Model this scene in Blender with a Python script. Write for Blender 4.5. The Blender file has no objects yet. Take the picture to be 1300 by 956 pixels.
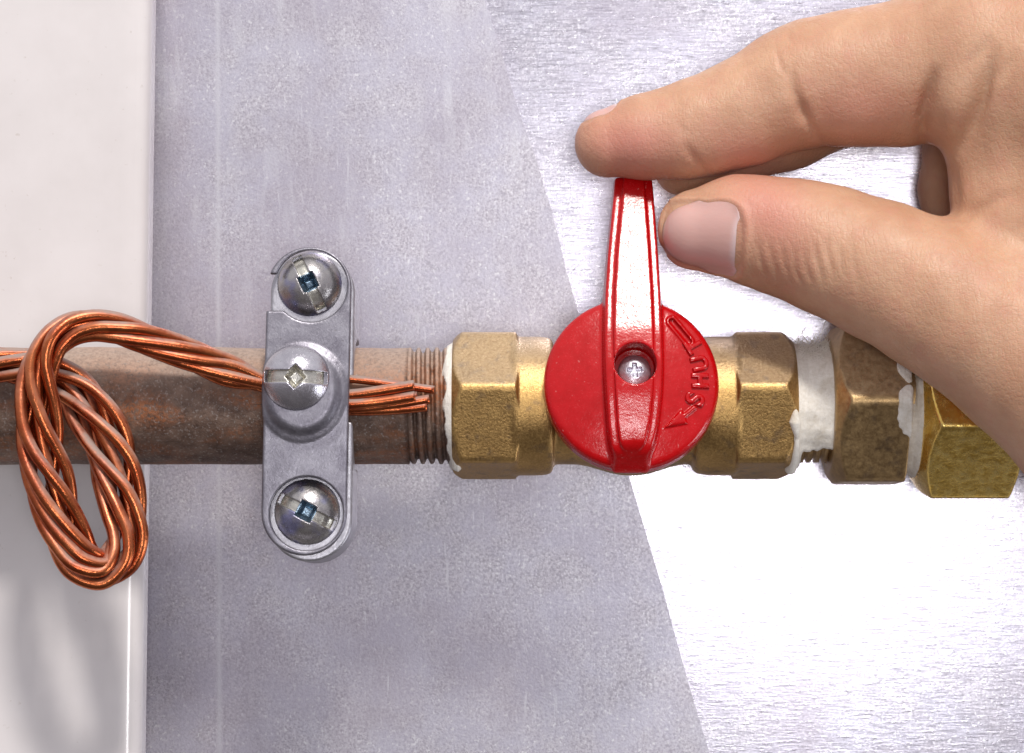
import bpy, bmesh, math, random
import numpy as np
from mathutils import Vector, Matrix
from mathutils.bvhtree import BVHTree

random.seed(7); np.random.seed(7)
SC = bpy.context.scene
COL = SC.collection
R = math.radians
S = 1/7000.0          # one modelling unit = 1/7 mm (the pipe is a real half-inch pipe, 21 mm)
D = 3150.0            # camera distance in modelling units (0.45 m)
TILT = R(5.5)         # the camera looks slightly up

# ------------------------------------------------------------------ camera, light, exposure
cam_d = bpy.data.cameras.new('camera'); cam = bpy.data.objects.new('camera', cam_d); COL.objects.link(cam)
FWD = np.array([0, math.cos(TILT), math.sin(TILT)]); UP = np.array([0, -math.sin(TILT), math.cos(TILT)])
CAM = -FWD*D
cam.location = Vector(CAM*S)
cam.rotation_euler = (R(90)+TILT, 0, 0)
cam_d.sensor_width = 36; cam_d.lens = 36*D/1300
cam_d.clip_start = 0.01; cam_d.clip_end = 50
SC.camera = cam
SC.render.engine = 'CYCLES'
SC.render.resolution_x = 1024; SC.render.resolution_y = 753
SC.view_settings.view_transform = 'Standard'; SC.view_settings.look = 'None'
SC.view_settings.exposure = 0.03; SC.view_settings.gamma = 1

def P(px, py, dep=0.0):
    """a point of the place seen at photo pixel (px,py), dep units in front of the pipe axis"""
    d = FWD*D + np.array([px-650.0, 0, 0]) + UP*(478.0-py)
    t = (-dep-CAM[1])/d[1]
    return CAM + d*t
def PR(r, dep): return r*(D-dep)/D

world = bpy.data.worlds.new("World"); SC.world = world; world.use_nodes = True
wn = world.node_tree; wn.nodes.clear()
tc = wn.nodes.new('ShaderNodeTexCoord'); sep = wn.nodes.new('ShaderNodeSeparateXYZ')
mr = wn.nodes.new('ShaderNodeMapRange'); mr.inputs[1].default_value = -1; mr.inputs[2].default_value = 1
rp = wn.nodes.new('ShaderNodeValToRGB'); bg = wn.nodes.new('ShaderNodeBackground'); wo = wn.nodes.new('ShaderNodeOutputWorld')
wn.links.new(tc.outputs['Generated'], sep.inputs[0]); wn.links.new(sep.outputs[2], mr.inputs[0])
wn.links.new(mr.outputs[0], rp.inputs[0]); wn.links.new(rp.outputs[0], bg.inputs[0]); wn.links.new(bg.outputs[0], wo.inputs[0])
def ramp(r, stops):
    els = r.color_ramp.elements
    while len(els) > 1: els.remove(els[-1])
    els[0].position = stops[0][0]; els[0].color = (*stops[0][1], 1)
    for p, c in stops[1:]:
        e = els.new(p); e.color = (*c, 1)
ramp(rp, [(0.0, (.10,.088,.085)), (.30, (.18,.165,.17)), (.40, (.38,.36,.40)), (.46, (.50,.48,.53)), (.49, (.56,.54,.60)), (.56, (.62,.60,.67)), (.66, (.84,.83,.89)), (.80, (1.0,1.0,1.03)), (1.0, (1.0,1.0,1.03))])
bg.inputs[1].default_value = .80

def area_light(name, az, el, dist, sx, sy, energy, color, target=(0,0,0)):
    l = bpy.data.lights.new(name, 'AREA'); l.shape = 'RECTANGLE'; l.size = sx; l.size_y = sy
    l.energy = energy; l.color = color
    o = bpy.data.objects.new(name, l); COL.objects.link(o)
    d = Vector((math.sin(R(az))*math.cos(R(el)), -math.cos(R(az))*math.cos(R(el)), math.sin(R(el))))
    o.location = Vector(target) + d*dist
    o.rotation_euler = (-d).to_track_quat('-Z', 'Y').to_euler()
    return o
area_light('key_light', 8, 43, 1.3, .14, .14, 13.5, (1, .96, .90))
area_light('front_light', 3, -6.5, .62, .09, .09, .74, (1, .99, 1.0))  # lamp added near the camera only to bring out the right sheet's sheen
area_light('side_light', 72, -24, 1.1, .30, .30, 2.6, (.93, .96, 1.0))

# ------------------------------------------------------------------ implicit surfaces
def smin(a, b, k):
    h = np.maximum(k-np.abs(a-b), 0)/k
    return np.minimum(a, b) - h*h*k*.25
def smax(a, b, k): return -smin(-a, -b, k)
def nets(f, lo, hi, h, proj=2):
    lo = np.array(lo, float); hi = np.array(hi, float)
    n = np.ceil((hi-lo)/h).astype(int)+1
    ax = [(lo[i]+h*np.arange(n[i])).astype(np.float32) for i in range(3)]
    X, Y, Z = ax[0][:,None,None], ax[1][None,:,None], ax[2][None,None,:]
    V = np.array(np.broadcast_to(f(X, Y, Z), n), dtype=np.float32)
    for a in range(3):
        sl = [slice(None)]*3
        for e in (0, -1):
            sl[a] = e; V[tuple(sl)] = np.maximum(V[tuple(sl)], .3*h)
    I = V < 0
    nc = n-1
    ids, pts, quads, flips = [], [], [], []
    for a in range(3):
        s0 = [slice(None)]*3; s1 = [slice(None)]*3
        s0[a] = slice(0, -1); s1[a] = slice(1, None)
        A = V[tuple(s0)]; B = V[tuple(s1)]; IA = I[tuple(s0)]
        ix = np.argwhere(IA != I[tuple(s1)])
        va = A[tuple(ix.T)]; vb = B[tuple(ix.T)]
        p = ix.astype(np.float64); p[:, a] += va/(va-vb)
        b, c = (a+1) % 3, (a+2) % 3
        q = []
        for db, dc in ((-1,-1),(0,-1),(0,0),(-1,0)):
            cc = ix.copy(); cc[:, b] += db; cc[:, c] += dc
            cc = np.clip(cc, 0, nc-1)
            q.append((cc[:,0]*nc[1]+cc[:,1])*nc[2]+cc[:,2])
        for k in range(4): ids.append(q[k]); pts.append(p)
        Q = np.stack(q, 1)
        fl = ~IA[tuple(ix.T)]
        Q[fl] = Q[fl][:, ::-1]
        quads.append(Q)
    ids = np.concatenate(ids); pts = np.concatenate(pts); Q = np.concatenate(quads)
    uq, inv = np.unique(ids, return_inverse=True)
    cnt = np.bincount(inv)
    v = np.stack([np.bincount(inv, pts[:,k])/cnt for k in range(3)], 1)*h + lo
    Q = np.searchsorted(uq, Q)
    for _ in range(proj):
        e = h*.25
        g = [np.asarray(f(*(v+np.eye(3)[k]*e).T) - f(*(v-np.eye(3)[k]*e).T))/(2*e) for k in range(3)]
        g = np.stack(g, 1); f0 = np.asarray(f(*v.T))
        st = (f0/np.maximum((g**2).sum(1), .3))
        v = v - g*np.clip(st, -h*.5, h*.5)[:, None]
    return v, Q

def raw_mesh(name, v, q):
    """v in modelling units, local to the object"""
    me = bpy.data.meshes.new(name)
    v = np.asarray(v, dtype=np.float64)*S
    q = np.asarray(q)
    me.vertices.add(len(v)); me.vertices.foreach_set('co', v.astype(np.float32).ravel())
    me.loops.add(q.size); me.loops.foreach_set('vertex_index', q.astype(np.int32).ravel())
    me.polygons.add(len(q))
    me.polygons.foreach_set('loop_start', (np.arange(len(q))*q.shape[1]).astype(np.int32))
    me.update(calc_edges=True); me.validate()
    me.polygons.foreach_set('use_smooth', np.ones(len(me.polygons), dtype=bool))
    return me
def link(name, me, mat, parent=None, smooth_angle=None, origin=None):
    o = bpy.data.objects.new(name, me); COL.objects.link(o)
    for m in (mat if isinstance(mat, (list, tuple)) else [mat]): me.materials.append(m)
    if parent: o.parent = parent
    if origin is not None and not parent: o.location = Vector(np.array(origin)*S)
    if smooth_angle: me.set_sharp_from_angle(angle=R(smooth_angle))
    return o
def org(parent):
    """world origin (units) of a parent chain of unrotated, unscaled objects"""
    o = np.zeros(3)
    while parent: o += np.array(parent.location)/S; parent = parent.parent
    return o
def part(name, v, q, mat, parent, smooth_angle=None):
    return link(name, raw_mesh(name, np.asarray(v)-org(parent), q), mat, parent, smooth_angle)
def bm_part(name, bm, mat, parent, smooth_angle=35):
    """bmesh in world units"""
    me = bpy.data.meshes.new(name)
    bmesh.ops.translate(bm, verts=bm.verts, vec=Vector(-org(parent)))
    bmesh.ops.scale(bm, verts=bm.verts, vec=(S, S, S))
    bm.to_mesh(me); bm.free()
    me.polygons.foreach_set('use_smooth', np.ones(len(me.polygons), dtype=bool))
    return link(name, me, mat, parent, smooth_angle)
def thing(name, label, cat, at, group=None):
    o = bpy.data.objects.new(name, None); COL.objects.link(o)
    o.location = Vector(np.array(at)*S); o.empty_display_size = .01
    o['label'] = label; o['category'] = cat
    if group: o['group'] = group
    bpy.context.view_layer.update()
    return o
def tag(o, label, cat): o['label'] = label; o['category'] = cat; return o
def snoise(p, sc, seed=0, oct=3):
    """cheap smooth pseudo noise of points (…,3)"""
    rs = np.random.RandomState(seed); out = 0
    for i in range(oct*3):
        k = rs.normal(size=3)/sc*(1.7**(i//3)); ph = rs.uniform(0, 6.28)
        out = out + np.sin(p[...,0]*k[0]+p[...,1]*k[1]+p[...,2]*k[2]+ph)/(1.5**(i//3))
    return out/4.0

# ------------------------------------------------------------------ materials
class N:
    """small node-tree writer"""
    def __init__(s, name):
        s.m = bpy.data.materials.new(name); s.m.use_nodes = True; s.t = s.m.node_tree
        s.b = s.t.nodes['Principled BSDF']; s.out = s.t.nodes['Material Output']
        tc = s.t.nodes.new('ShaderNodeTexCoord'); sc = s.t.nodes.new('ShaderNodeVectorMath'); sc.operation = 'SCALE'
        s.t.links.new(tc.outputs['Object'], sc.inputs[0]); sc.inputs['Scale'].default_value = 1/S
        s.co = sc.outputs[0]
    def set(s, **k):
        for n, v in k.items():
            i = s.b.inputs[n.replace('_', ' ')]
            if hasattr(v, 'is_output'): s.t.links.new(v, i)
            else: i.default_value = (*v, 1) if isinstance(v, tuple) and len(v) == 3 and i.type == 'RGBA' else v
        return s
    def stretch(s, v, rot=0):
        n = s.t.nodes.new('ShaderNodeMapping'); n.inputs['Scale'].default_value = v; n.inputs['Rotation'].default_value = (0, rot, 0)
        s.t.links.new(s.co, n.inputs[0]); return n.outputs[0]
    def noise(s, size, co=None, detail=4, rough=.6, dist=0):
        n = s.t.nodes.new('ShaderNodeTexNoise'); n.inputs['Scale'].default_value = 1/size
        n.inputs['Detail'].default_value = detail; n.inputs['Roughness'].default_value = rough; n.inputs['Distortion'].default_value = dist
        s.t.links.new(co or s.co, n.inputs['Vector']); return n.outputs['Fac']
    def voro(s, size, co=None, feature='F1'):
        n = s.t.nodes.new('ShaderNodeTexVoronoi'); n.inputs['Scale'].default_value = 1/size; n.feature = feature
        s.t.links.new(co or s.co, n.inputs['Vector']); return n.outputs['Distance']
    def rng(s, x, a, b, c=0.0, d=1.0, smooth=False):
        n = s.t.nodes.new('ShaderNodeMapRange'); n.inputs[1].default_value = a; n.inputs[2].default_value = b
        n.inputs[3].default_value = c; n.inputs[4].default_value = d
        if smooth: n.interpolation_type = 'SMOOTHSTEP'
        s.t.links.new(x, n.inputs[0]); return n.outputs[0]
    def math(s, op, a, b=None):
        n = s.t.nodes.new('ShaderNodeMath'); n.operation = op
        for i, v in enumerate((a, b)):
            if v is None: continue
            if hasattr(v, 'is_output'): s.t.links.new(v, n.inputs[i])
            else: n.inputs[i].default_value = v
        return n.outputs[0]
    def mix(s, f, a, b, mode='MIX'):
        n = s.t.nodes.new('ShaderNodeMix'); n.data_type = 'RGBA'; n.blend_type = mode
        for k, v in ((0, f), (6, a), (7, b)):
            if hasattr(v, 'is_output'): s.t.links.new(v, n.inputs[k])
            else: n.inputs[k].default_value = (*v, 1) if isinstance(v, tuple) else v
        return n.outputs[2]
    def mixf(s, f, a, b):
        n = s.t.nodes.new('ShaderNodeMix'); n.data_type = 'FLOAT'
        for k, v in ((0, f), (2, a), (3, b)):
            if hasattr(v, 'is_output'): s.t.links.new(v, n.inputs[k])
            else: n.inputs[k].default_value = v
        return n.outputs[0]
    def bump(s, h, dist, strength=1.0, prev=None):
        n = s.t.nodes.new('ShaderNodeBump'); n.inputs['Distance'].default_value = dist*S; n.inputs['Strength'].default_value = strength
        s.t.links.new(h, n.inputs['Height'])
        if prev is not None: s.t.links.new(prev, n.inputs['Normal'])
        return n.outputs[0]
    def upness(s, lo, hi):
        """how far a face looks up: where dust can settle"""
        g = s.t.nodes.new('ShaderNodeNewGeometry'); x = s.t.nodes.new('ShaderNodeSeparateXYZ')
        s.t.links.new(g.outputs['Normal'], x.inputs[0]); return s.rng(x.outputs[2], lo, hi, smooth=True)
    def attr(s, name):
        n = s.t.nodes.new('ShaderNodeAttribute'); n.attribute_name = name; return n.outputs['Fac']
    def sep(s, co=None):
        n = s.t.nodes.new('ShaderNodeSeparateXYZ'); s.t.links.new(co or s.co, n.inputs[0]); return n.outputs

def m_galv(name, horizontal):
    n = N(name)
    st = n.stretch((.22, 1, 1.6)) if horizontal else n.stretch((1.3, 1, .05))
    fine = n.noise(3.6, detail=3, rough=.75); blotch = n.noise(60, detail=5); streak = n.noise(4.5 if horizontal else 16, st, detail=4, rough=.65)
    wide = n.noise(170, detail=2)
    c = n.mix(n.rng(fine, .36, .64), (.49,.46,.525), (.90,.87,.93))
    c = n.mix(n.rng(blotch, .40, .62, 0, .5), c, (.74,.73,.86))
    c = n.mix(n.rng(streak, .52, .72, 0, .55 if horizontal else .25), c, (.88,.87,.92))
    speck = n.rng(n.noise(4.6, detail=1, rough=.5), .62, .74, 0, .95)
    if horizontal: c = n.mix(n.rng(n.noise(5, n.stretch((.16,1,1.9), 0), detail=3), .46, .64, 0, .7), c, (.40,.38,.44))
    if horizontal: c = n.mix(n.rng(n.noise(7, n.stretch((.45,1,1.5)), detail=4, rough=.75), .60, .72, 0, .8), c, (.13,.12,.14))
    c = n.mix(speck, c, (.97,.96,1.0))
    c = n.mix(n.rng(wide, .40, .62, 0, .42), c, (.52,.47,.55))
    if not horizontal:
        # rubbed marks, slanting
        rub = n.noise(22, n.stretch((1, 1, .12), R(-12)), detail=3)
        c = n.mix(n.math('MULTIPLY', n.math('MULTIPLY', n.rng(rub, .50, .75, 0, .55), n.rng(n.sep()[2], 60, 260)), n.rng(n.noise(150, detail=1), .42, .55)), c, (.93,.93,.98))
        x = n.sep()[0]
        sc1 = n.noise(9, n.stretch((1.4,1,.035), R(-25)), detail=2); sc2 = n.noise(8, n.stretch((1.5,1,.05), R(62)), detail=2)
        gate = n.rng(n.noise(85, detail=2), .50, .60)
        c = n.mix(n.math('MULTIPLY', gate, n.math('MAXIMUM', n.rng(sc1, .66, .72, 0, .6), n.rng(sc2, .68, .74, 0, .5))), c, (.95,.94,.99))
        ln = n.rng(n.math('ABSOLUTE', n.math('ADD', x, n.math('MULTIPLY', n.noise(40, n.stretch((0, 0, 1)), detail=1), 3))), 0.5, 5.5, .55, 0)
        c = n.mix(ln, c, (.88,.87,.92))
    r = n.rng(fine, .3, .7, .46, .36) if not horizontal else n.rng(streak, .3, .7, .34, .26)
    h = n.mixf(.5 if horizontal else .3, fine, streak)
    n.set(Base_Color=c, Metallic=.93 if horizontal else .82, Roughness=r, Normal=n.bump(h, .75 if horizontal else .6, .5))
    return n.m
M = {}
M['galv_left'] = m_galv('dull galvanised sheet', False)
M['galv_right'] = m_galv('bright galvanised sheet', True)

n = N('white pvc'); b = n.noise(50); d = n.noise(14, detail=5)
c = n.mix(n.rng(n.noise(110, detail=4), .35, .72, 0, .6), (.68,.64,.64), (.60,.56,.555))
c = n.mix(n.rng(n.noise(8, detail=2), .70, .78, 0, .35), c, (.40,.33,.28))
n.set(Base_Color=c, Roughness=.18, Normal=n.bump(n.noise(30, n.stretch((1,1,.15))), .8, .2)); M['pvc'] = n.m

n = N('old steel pipe')
a = n.noise(26, detail=6, rough=.7); f = n.noise(5, detail=4, rough=.75); g = n.noise(70, n.stretch((.4,1,1)), detail=4)
c = n.mix(n.rng(a, .35, .65), (.09,.053,.040), (.22,.145,.11))
c = n.mix(n.rng(n.noise(3.4, detail=3), .56, .70, 0, .6), c, (.42,.38,.36))
c = n.mix(n.math('MULTIPLY', n.rng(g, .43, .60, 0, .85), n.rng(f, .38, .56)), c, (.34,.115,.038))
scr = n.noise(3, n.stretch((.05,1,1.2), R(8)), detail=2)
c = n.mix(n.rng(scr, .70, .76, 0, .7), c, (.03,.025,.022))
dust = n.math('MULTIPLY', n.upness(.0, .9), n.rng(f, .34, .62, .35, .92))
c = n.mix(dust, c, (.46,.34,.27))
n.set(Base_Color=c, Metallic=n.rng(dust, 0, .5, .45, .05), Roughness=n.rng(f, .3, .7, .42, .66), Normal=n.bump(f, 1.6, .7, n.bump(a, 2.5, .5))); M['pipe'] = n.m

def m_brass(name, c1, c2, grain, rough, grime=.6, dustc=(.42,.36,.30), dusta=.7, bump=1.0, dl=.1, dh=.9):
    n = N(name)
    f = n.noise(grain, detail=3, rough=.75); a = n.noise(45, detail=5); e = n.noise(18, detail=5)
    c = n.mix(n.rng(f, .33, .67), c1, c2)
    c = n.mix(n.rng(a, .45, .75, 0, .55), c, tuple(x*.6 for x in c1))
    c = n.mix(n.rng(e, .56, .70, 0, grime), c, (.17,.12,.085))
    dust = n.math('MULTIPLY', n.upness(dl, dh), n.rng(f, .3, .65, .55*dusta, dusta))
    c = n.mix(dust, c, dustc)
    n.set(Base_Color=c, Metallic=n.rng(dust, 0, .7, .92, .15), Roughness=n.rng(f, .3, .7, rough-.07, rough+.12), Normal=n.bump(f, bump, .8)); return n.m
M['cast'] = m_brass('cast brass', (.40,.235,.085), (.62,.395,.15), 3.2, .36, bump=.9, dusta=.6)
M['brown'] = m_brass('brown brass', (.38,.245,.115), (.54,.37,.18), 7, .40, dustc=(.55,.41,.28), dusta=.95, bump=.5)
M['gold'] = m_brass('bright brass', (.90,.57,.12), (.97,.72,.25), 9, .22, grime=.3, dustc=(.60,.48,.22), dusta=.3, bump=.5)

n = N('hemp and putty'); f = n.noise(4, detail=4, rough=.7); g = n.noise(9, n.stretch((1.6,.35,.35)), detail=4)
c = n.mix(n.rng(f, .3, .7), (.74,.69,.61), (.88,.84,.78)); c = n.mix(n.rng(n.noise(26, detail=5), .52, .75, 0, .6), c, (.48,.40,.29))
n.set(Base_Color=c, Roughness=.75, Normal=n.bump(g, 2.2, .7, n.bump(f, 1.5, .5))); M['putty'] = n.m

def m_zinc(name, c1, c2, rough, tint=None, bump=.5, spot=.5):
    n = N(name); f = n.noise(4, detail=4, rough=.7); a = n.noise(24, detail=4)
    c = n.mix(n.rng(a, .35, .65), c1, c2)
    if tint: c = n.mix(n.rng(n.noise(30, detail=2), .5, .66, 0, .55), c, tint)
    c = n.mix(n.rng(f, .62, .74, 0, .5), c, tuple(min(1, x*1.5) for x in c2))
    c = n.mix(n.rng(n.noise(7, detail=3), .64, .76, 0, spot), c, (.10,.085,.08))
    n.set(Base_Color=c, Metallic=.85, Roughness=n.rng(f, .3, .7, rough-.06, rough+.12), Normal=n.bump(f, bump, .7)); return n.m
M['zinc'] = m_zinc('zinc clamp metal', (.17,.16,.19), (.265,.255,.29), .36, bump=.6)
M['block'] = m_zinc('zinc block metal', (.34,.33,.36), (.46,.45,.49), .36)
M['screw_dark'] = m_zinc('worn screw', (.30,.28,.29), (.42,.40,.40), .25, (.25,.26,.55))
M['screw'] = m_zinc('zinc screw', (.42,.40,.45), (.54,.52,.57), .20)
M['recess_blue'] = m_zinc('blue recess', (.12,.18,.24), (.28,.36,.43), .22, spot=.2)
M['slot'] = m_zinc('bare slot', (.50,.48,.44), (.62,.60,.54), .26, spot=.15)
M['small_screw'] = m_zinc('plated small screw', (.60,.58,.66), (.68,.66,.72), .32)

n = N('red enamel')
f = n.noise(6, detail=3); w = n.noise(16, detail=4, rough=.65); s = n.noise(3.0, detail=2)
c = n.mix(n.rng(w, .35, .7), (.42,.001,.002), (.50,.0015,.005))
c = n.mix(n.rng(n.noise(5, detail=1), .72, .80, 0, .35), c, (.75,.35,.33))
n.set(Base_Color=c, Roughness=n.math('ADD', n.rng(w, .35, .7, .16, .24), n.rng(n.noise(2.6, detail=2), .54, .68, 0, .11)), Coat_Weight=.0, Coat_Roughness=.16, Specular_IOR_Level=.45,
      Normal=n.bump(n.noise(2.2, detail=2), .16, .5, n.bump(s, .32, .5, n.bump(w, .9, .4)))); M['red'] = n.m

n = N('copper strand')
f = n.noise(5, n.stretch((1,1,1)), detail=4, rough=.7); a = n.noise(40, detail=4)
c = n.mix(n.rng(a, .35, .65), (.36,.07,.024), (.52,.155,.055))
c = n.mix(n.rng(n.noise(14, detail=4), .56, .72, 0, .6), c, (.30,.07,.035))
dust = n.math('MULTIPLY', n.upness(-.08, .8), n.rng(f, .32, .6, .55, 1.0))
dust = n.math('MINIMUM', n.math('MULTIPLY', dust, n.rng(n.noise(90, detail=2), .38, .62, .25, 1.5)), .92)
c = n.mix(dust, c, (.33,.255,.225))
n.set(Base_Color=c, Metallic=n.rng(dust, 0, .6, .95, .1), Roughness=n.rng(dust, 0, .7, .24, .72), Normal=n.bump(f, .8, .5)); M['copper'] = n.m

n = N('skin')
big = n.noise(80, detail=3); mid = n.noise(16, detail=4, rough=.6); pore = n.voro(6.5); fine = n.noise(3.2, detail=3)
pink = n.attr('pink'); kn = n.attr('knuckle')
c = n.mix(n.rng(big, .35, .65), (.49,.265,.162), (.59,.35,.225))
c = n.mix(n.rng(mid, .45, .7, 0, .30), c, (.48,.24,.155))
c = n.mix(n.math('MULTIPLY', pink, .95), c, (.56,.21,.17))
c = n.mix(n.rng(fine, .62, .75, 0, .18), c, (.42,.21,.13))
lat = n.voro(9, n.stretch((1.5,1,.6), R(15)), 'DISTANCE_TO_EDGE'); lat2 = n.voro(5, n.stretch((.7,1,1.4), R(-20)), 'DISTANCE_TO_EDGE')
c = n.mix(n.rng(n.noise(34, detail=5, rough=.7), .5, .72, 0, .5), c, (.55,.26,.185))
wv = n.noise(5, n.stretch((1.0,.4,.22), R(12)), detail=3, rough=.55)
h1 = n.bump(n.rng(lat, 0, .18), .4, .45, n.bump(n.rng(lat2, 0, .2), .3, .45, n.bump(pore, .5, .5, n.bump(mid, 1.4, .3))))
wr = n.t.nodes.new('ShaderNodeBump'); wr.inputs['Distance'].default_value = 1.5*S
n.t.links.new(wv, wr.inputs['Height']); n.t.links.new(kn, wr.inputs['Strength']); n.t.links.new(h1, wr.inputs['Normal'])
n.set(Base_Color=c, Roughness=n.rng(mid, .3, .7, .42, .54), Specular_IOR_Level=.42, Subsurface_Weight=.35,
      Subsurface_Radius=(1.0,.35,.2), Subsurface_Scale=.0022, Normal=wr.outputs[0]); M['skin'] = n.m
n = N('fingernail'); a = n.attr('lunula'); ft = n.attr('free_edge')
c = n.mix(a, (.62,.365,.325), (.70,.51,.51)); c = n.mix(ft, c, (.58,.45,.37))
n.set(Base_Color=c, Roughness=.34, Coat_Weight=.3, Coat_Roughness=.25, Subsurface_Weight=.25, Subsurface_Radius=(1,.4,.3), Subsurface_Scale=.0012,
      Normal=n.bump(n.noise(5, n.stretch((.1,1,1))), .6, .4)); M['nail'] = n.m
n = N('plaster'); n.set(Base_Color=n.mix(n.noise(60), (.5,.49,.48), (.58,.57,.56)), Roughness=.9); M['plaster'] = n.m

# ------------------------------------------------------------------ the setting
WALL = -165.0
def box_bm(x0, x1, y0, y1, z0, z1):
    bm = bmesh.new(); bmesh.ops.create_cube(bm, size=1)
    bmesh.ops.scale(bm, verts=bm.verts, vec=(x1-x0, y1-y0, z1-z0))
    bmesh.ops.translate(bm, verts=bm.verts, vec=((x0+x1)/2, (y0+y1)/2, (z0+z1)/2)); return bm
w = bm_part('wall', box_bm(-6000, 6000, 460, 600, -5000, 5000), M['plaster'], None); w['kind'] = 'structure'

# left galvanised sheet: its right edge is the slanting line; the other sheet tucks under it
edge_px = [(560,-190),(590,-90),(615,0),(636,65),(655,130),(680,200),(701,270),(718,340),(735,400),(765,500),(797,600),(818,670),(842,750),(858,810),(874,867),(902,960),(960,1150),(1010,1320)]
PITCH = math.tan(R(4.0))
def PW(px, py):
    d = WALL
    for _ in range(6): p = P(px, py, d); d = WALL + p[2]*PITCH
    return p
edge = [PW(x, y) for x, y in edge_px]
TL = R(-9)       # both face left, angled so mostly the right sheet catches the front light
TRr = R(-4.5)
def sheet(name, left, mat, th, label):
    v = []; nz = len(edge)
    rows = []
    for e in edge:
        row = []
        for k in range(13):
            if left:
                x = e[0] - (e[0]+1900)*(k/12)**1.0
                y = e[1] + (x-e[0])*math.tan(TL)
            else:
                x = e[0]-14 + 2300*(k/12)
                y = e[1] + th + (x-e[0])*math.tan(TRr)
            row.append((x, y, e[2]))
        rows.append(row)
    o = np.array(edge[len(edge)//2])
    bm = bmesh.new(); g = [[bm.verts.new(Vector(np.array(p))) for p in r] for r in rows]
    for i in range(nz-1):
        for k in range(12):
            f = (g[i][k], g[i+1][k], g[i+1][k+1], g[i][k+1]); bm.faces.new(f if not left else f[::-1])
    bmesh.ops.recalc_face_normals(bm, faces=bm.faces)
    # make it face the camera, then give it thickness
    if sum(f.normal.y for f in bm.faces) > 0: bmesh.ops.reverse_faces(bm, faces=bm.faces)
    r = bmesh.ops.extrude_face_region(bm, geom=bm.faces[:])
    nv = [x for x in r['geom'] if isinstance(x, bmesh.types.BMVert)]
    bmesh.ops.translate(bm, verts=nv, vec=(0, th*.8, 0))
    bmesh.ops.recalc_face_normals(bm, faces=bm.faces)
    shift = Vector((P(270, 480, WALL)[0], 0, 0)) if left else Vector((0, 0, 0))
    bmesh.ops.translate(bm, verts=bm.verts, vec=-shift)
    me = bpy.data.meshes.new(name); bmesh.ops.scale(bm, verts=bm.verts, vec=(S, S, S)); bm.to_mesh(me); bm.free()
    ob = link(name, me, mat); ob.location = shift*S
    tag(ob, label, 'metal sheet'); return ob
sheet('metal_sheet', True, M['galv_left'], 5, 'dull grey galvanised metal sheet behind the clamp, with a slanting right edge')
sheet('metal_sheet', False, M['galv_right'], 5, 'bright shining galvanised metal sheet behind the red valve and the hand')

# white plastic trim at the left
prof = [(-900,-90),(-300,-114),(0,-124),(60,-127),(110,-129),(140,-129),(158,-126.5),(176,-127),(182,-128),(186,-129.8),(189.5,-133),(192,-137),(193.6,-142),(194.4,-147),(194.5,-150),(194.5,-178),(180,-181),(-900,-181)]
tm = thing('trim_board', 'white plastic trim board running up the left side behind the copper wire', 'trim', P(100, 480, -160))
bm = bmesh.new(); zs = [-1700, -600, 0, 600, 1700]; rg = []
for z in zs: rg.append([bm.verts.new((x-650-29, -d, z)) for x, d in prof])
for i in range(len(zs)-1):
    for k in range(len(prof)): bm.faces.new((rg[i][k], rg[i][(k+1)%len(prof)], rg[i+1][(k+1)%len(prof)], rg[i+1][k]))
bm.faces.new(rg[0]); bm.faces.new(rg[-1])
bmesh.ops.recalc_face_normals(bm, faces=bm.faces)
tb = bm_part('board', bm, M['pvc'], tm, 40)

# ------------------------------------------------------------------ lathe-like things along X
ZC = P(650, 515.5, 0)[2]
def tube_surface(xs, rf, nth=96, cap=True, y0=0.0, z0=ZC):
    """closed surface of revolution about X with radius rf(x, theta)"""
    th = np.linspace(0, 2*math.pi, nth, endpoint=False)
    X, T = np.meshgrid(xs, th, indexing='ij')
    r = rf(X, T)
    v = np.stack([X, y0 - r*np.sin(T), z0 + r*np.cos(T)], -1).reshape(-1, 3)
    nx = len(xs); q = []
    i = np.arange(nx-1)[:,None]*nth; j = np.arange(nth)[None,:]; j2 = (j+1) % nth
    q = np.stack([i+j, i+nth+j, i+nth+j2, i+j2], -1).reshape(-1, 4)[:, ::-1]
    if cap:
        a = len(v); v = np.vstack([v, [[xs[0], y0, z0], [xs[-1], y0, z0]]])
        for e, base, c, s in ((0, 0, a, 1), (1, (nx-1)*nth, a+1, -1)):
            jj = np.arange(0, nth, 2); f = np.stack([np.full(len(jj), c), base+jj, base+(jj+1) % nth, base+(jj+2) % nth], 1)
            q = np.vstack([q, f if s > 0 else f[:, ::-1]])
    return v, q
def u2x(u): return u-650.0

pipe = thing('steel_pipe', 'old rusty grey steel pipe with threaded end, running in from the left', 'pipe', (u2x(300), 0, ZC))
def pr(X, T):
    p = np.stack([X, 74*np.sin(T), 74*np.cos(T)], -1)
    return 74 + snoise(p, 40, 3)*.9 + snoise(p, 12, 4)*.35
v, q = tube_surface(np.concatenate([np.arange(-1500, -660, 30.), np.arange(-660, u2x(521), 5.)]), pr)
part('pipe_body', v, q, M['pipe'], pipe)
def tr(X, T):
    pitch = 11.5; ph = ((X - u2x(520))/pitch - T/(2*math.pi)) % 1.0
    saw = np.abs(ph-.5)*2
    p = np.stack([X, 74*np.sin(T), 74*np.cos(T)], -1)
    prof = np.clip((saw-.18)/.5, 0, 1)
    fade = np.clip((X-u2x(515))/14, 0, 1)
    return 73.6 - 7.0*(1-prof)*fade*(1+.35*snoise(p, 9, 8)) + snoise(p, 8, 9)*.8
v, q = tube_surface(np.arange(u2x(519.5), u2x(600), 1.1), tr, 128)
part('pipe_thread', v, q, M['pipe'], pipe)
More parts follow.
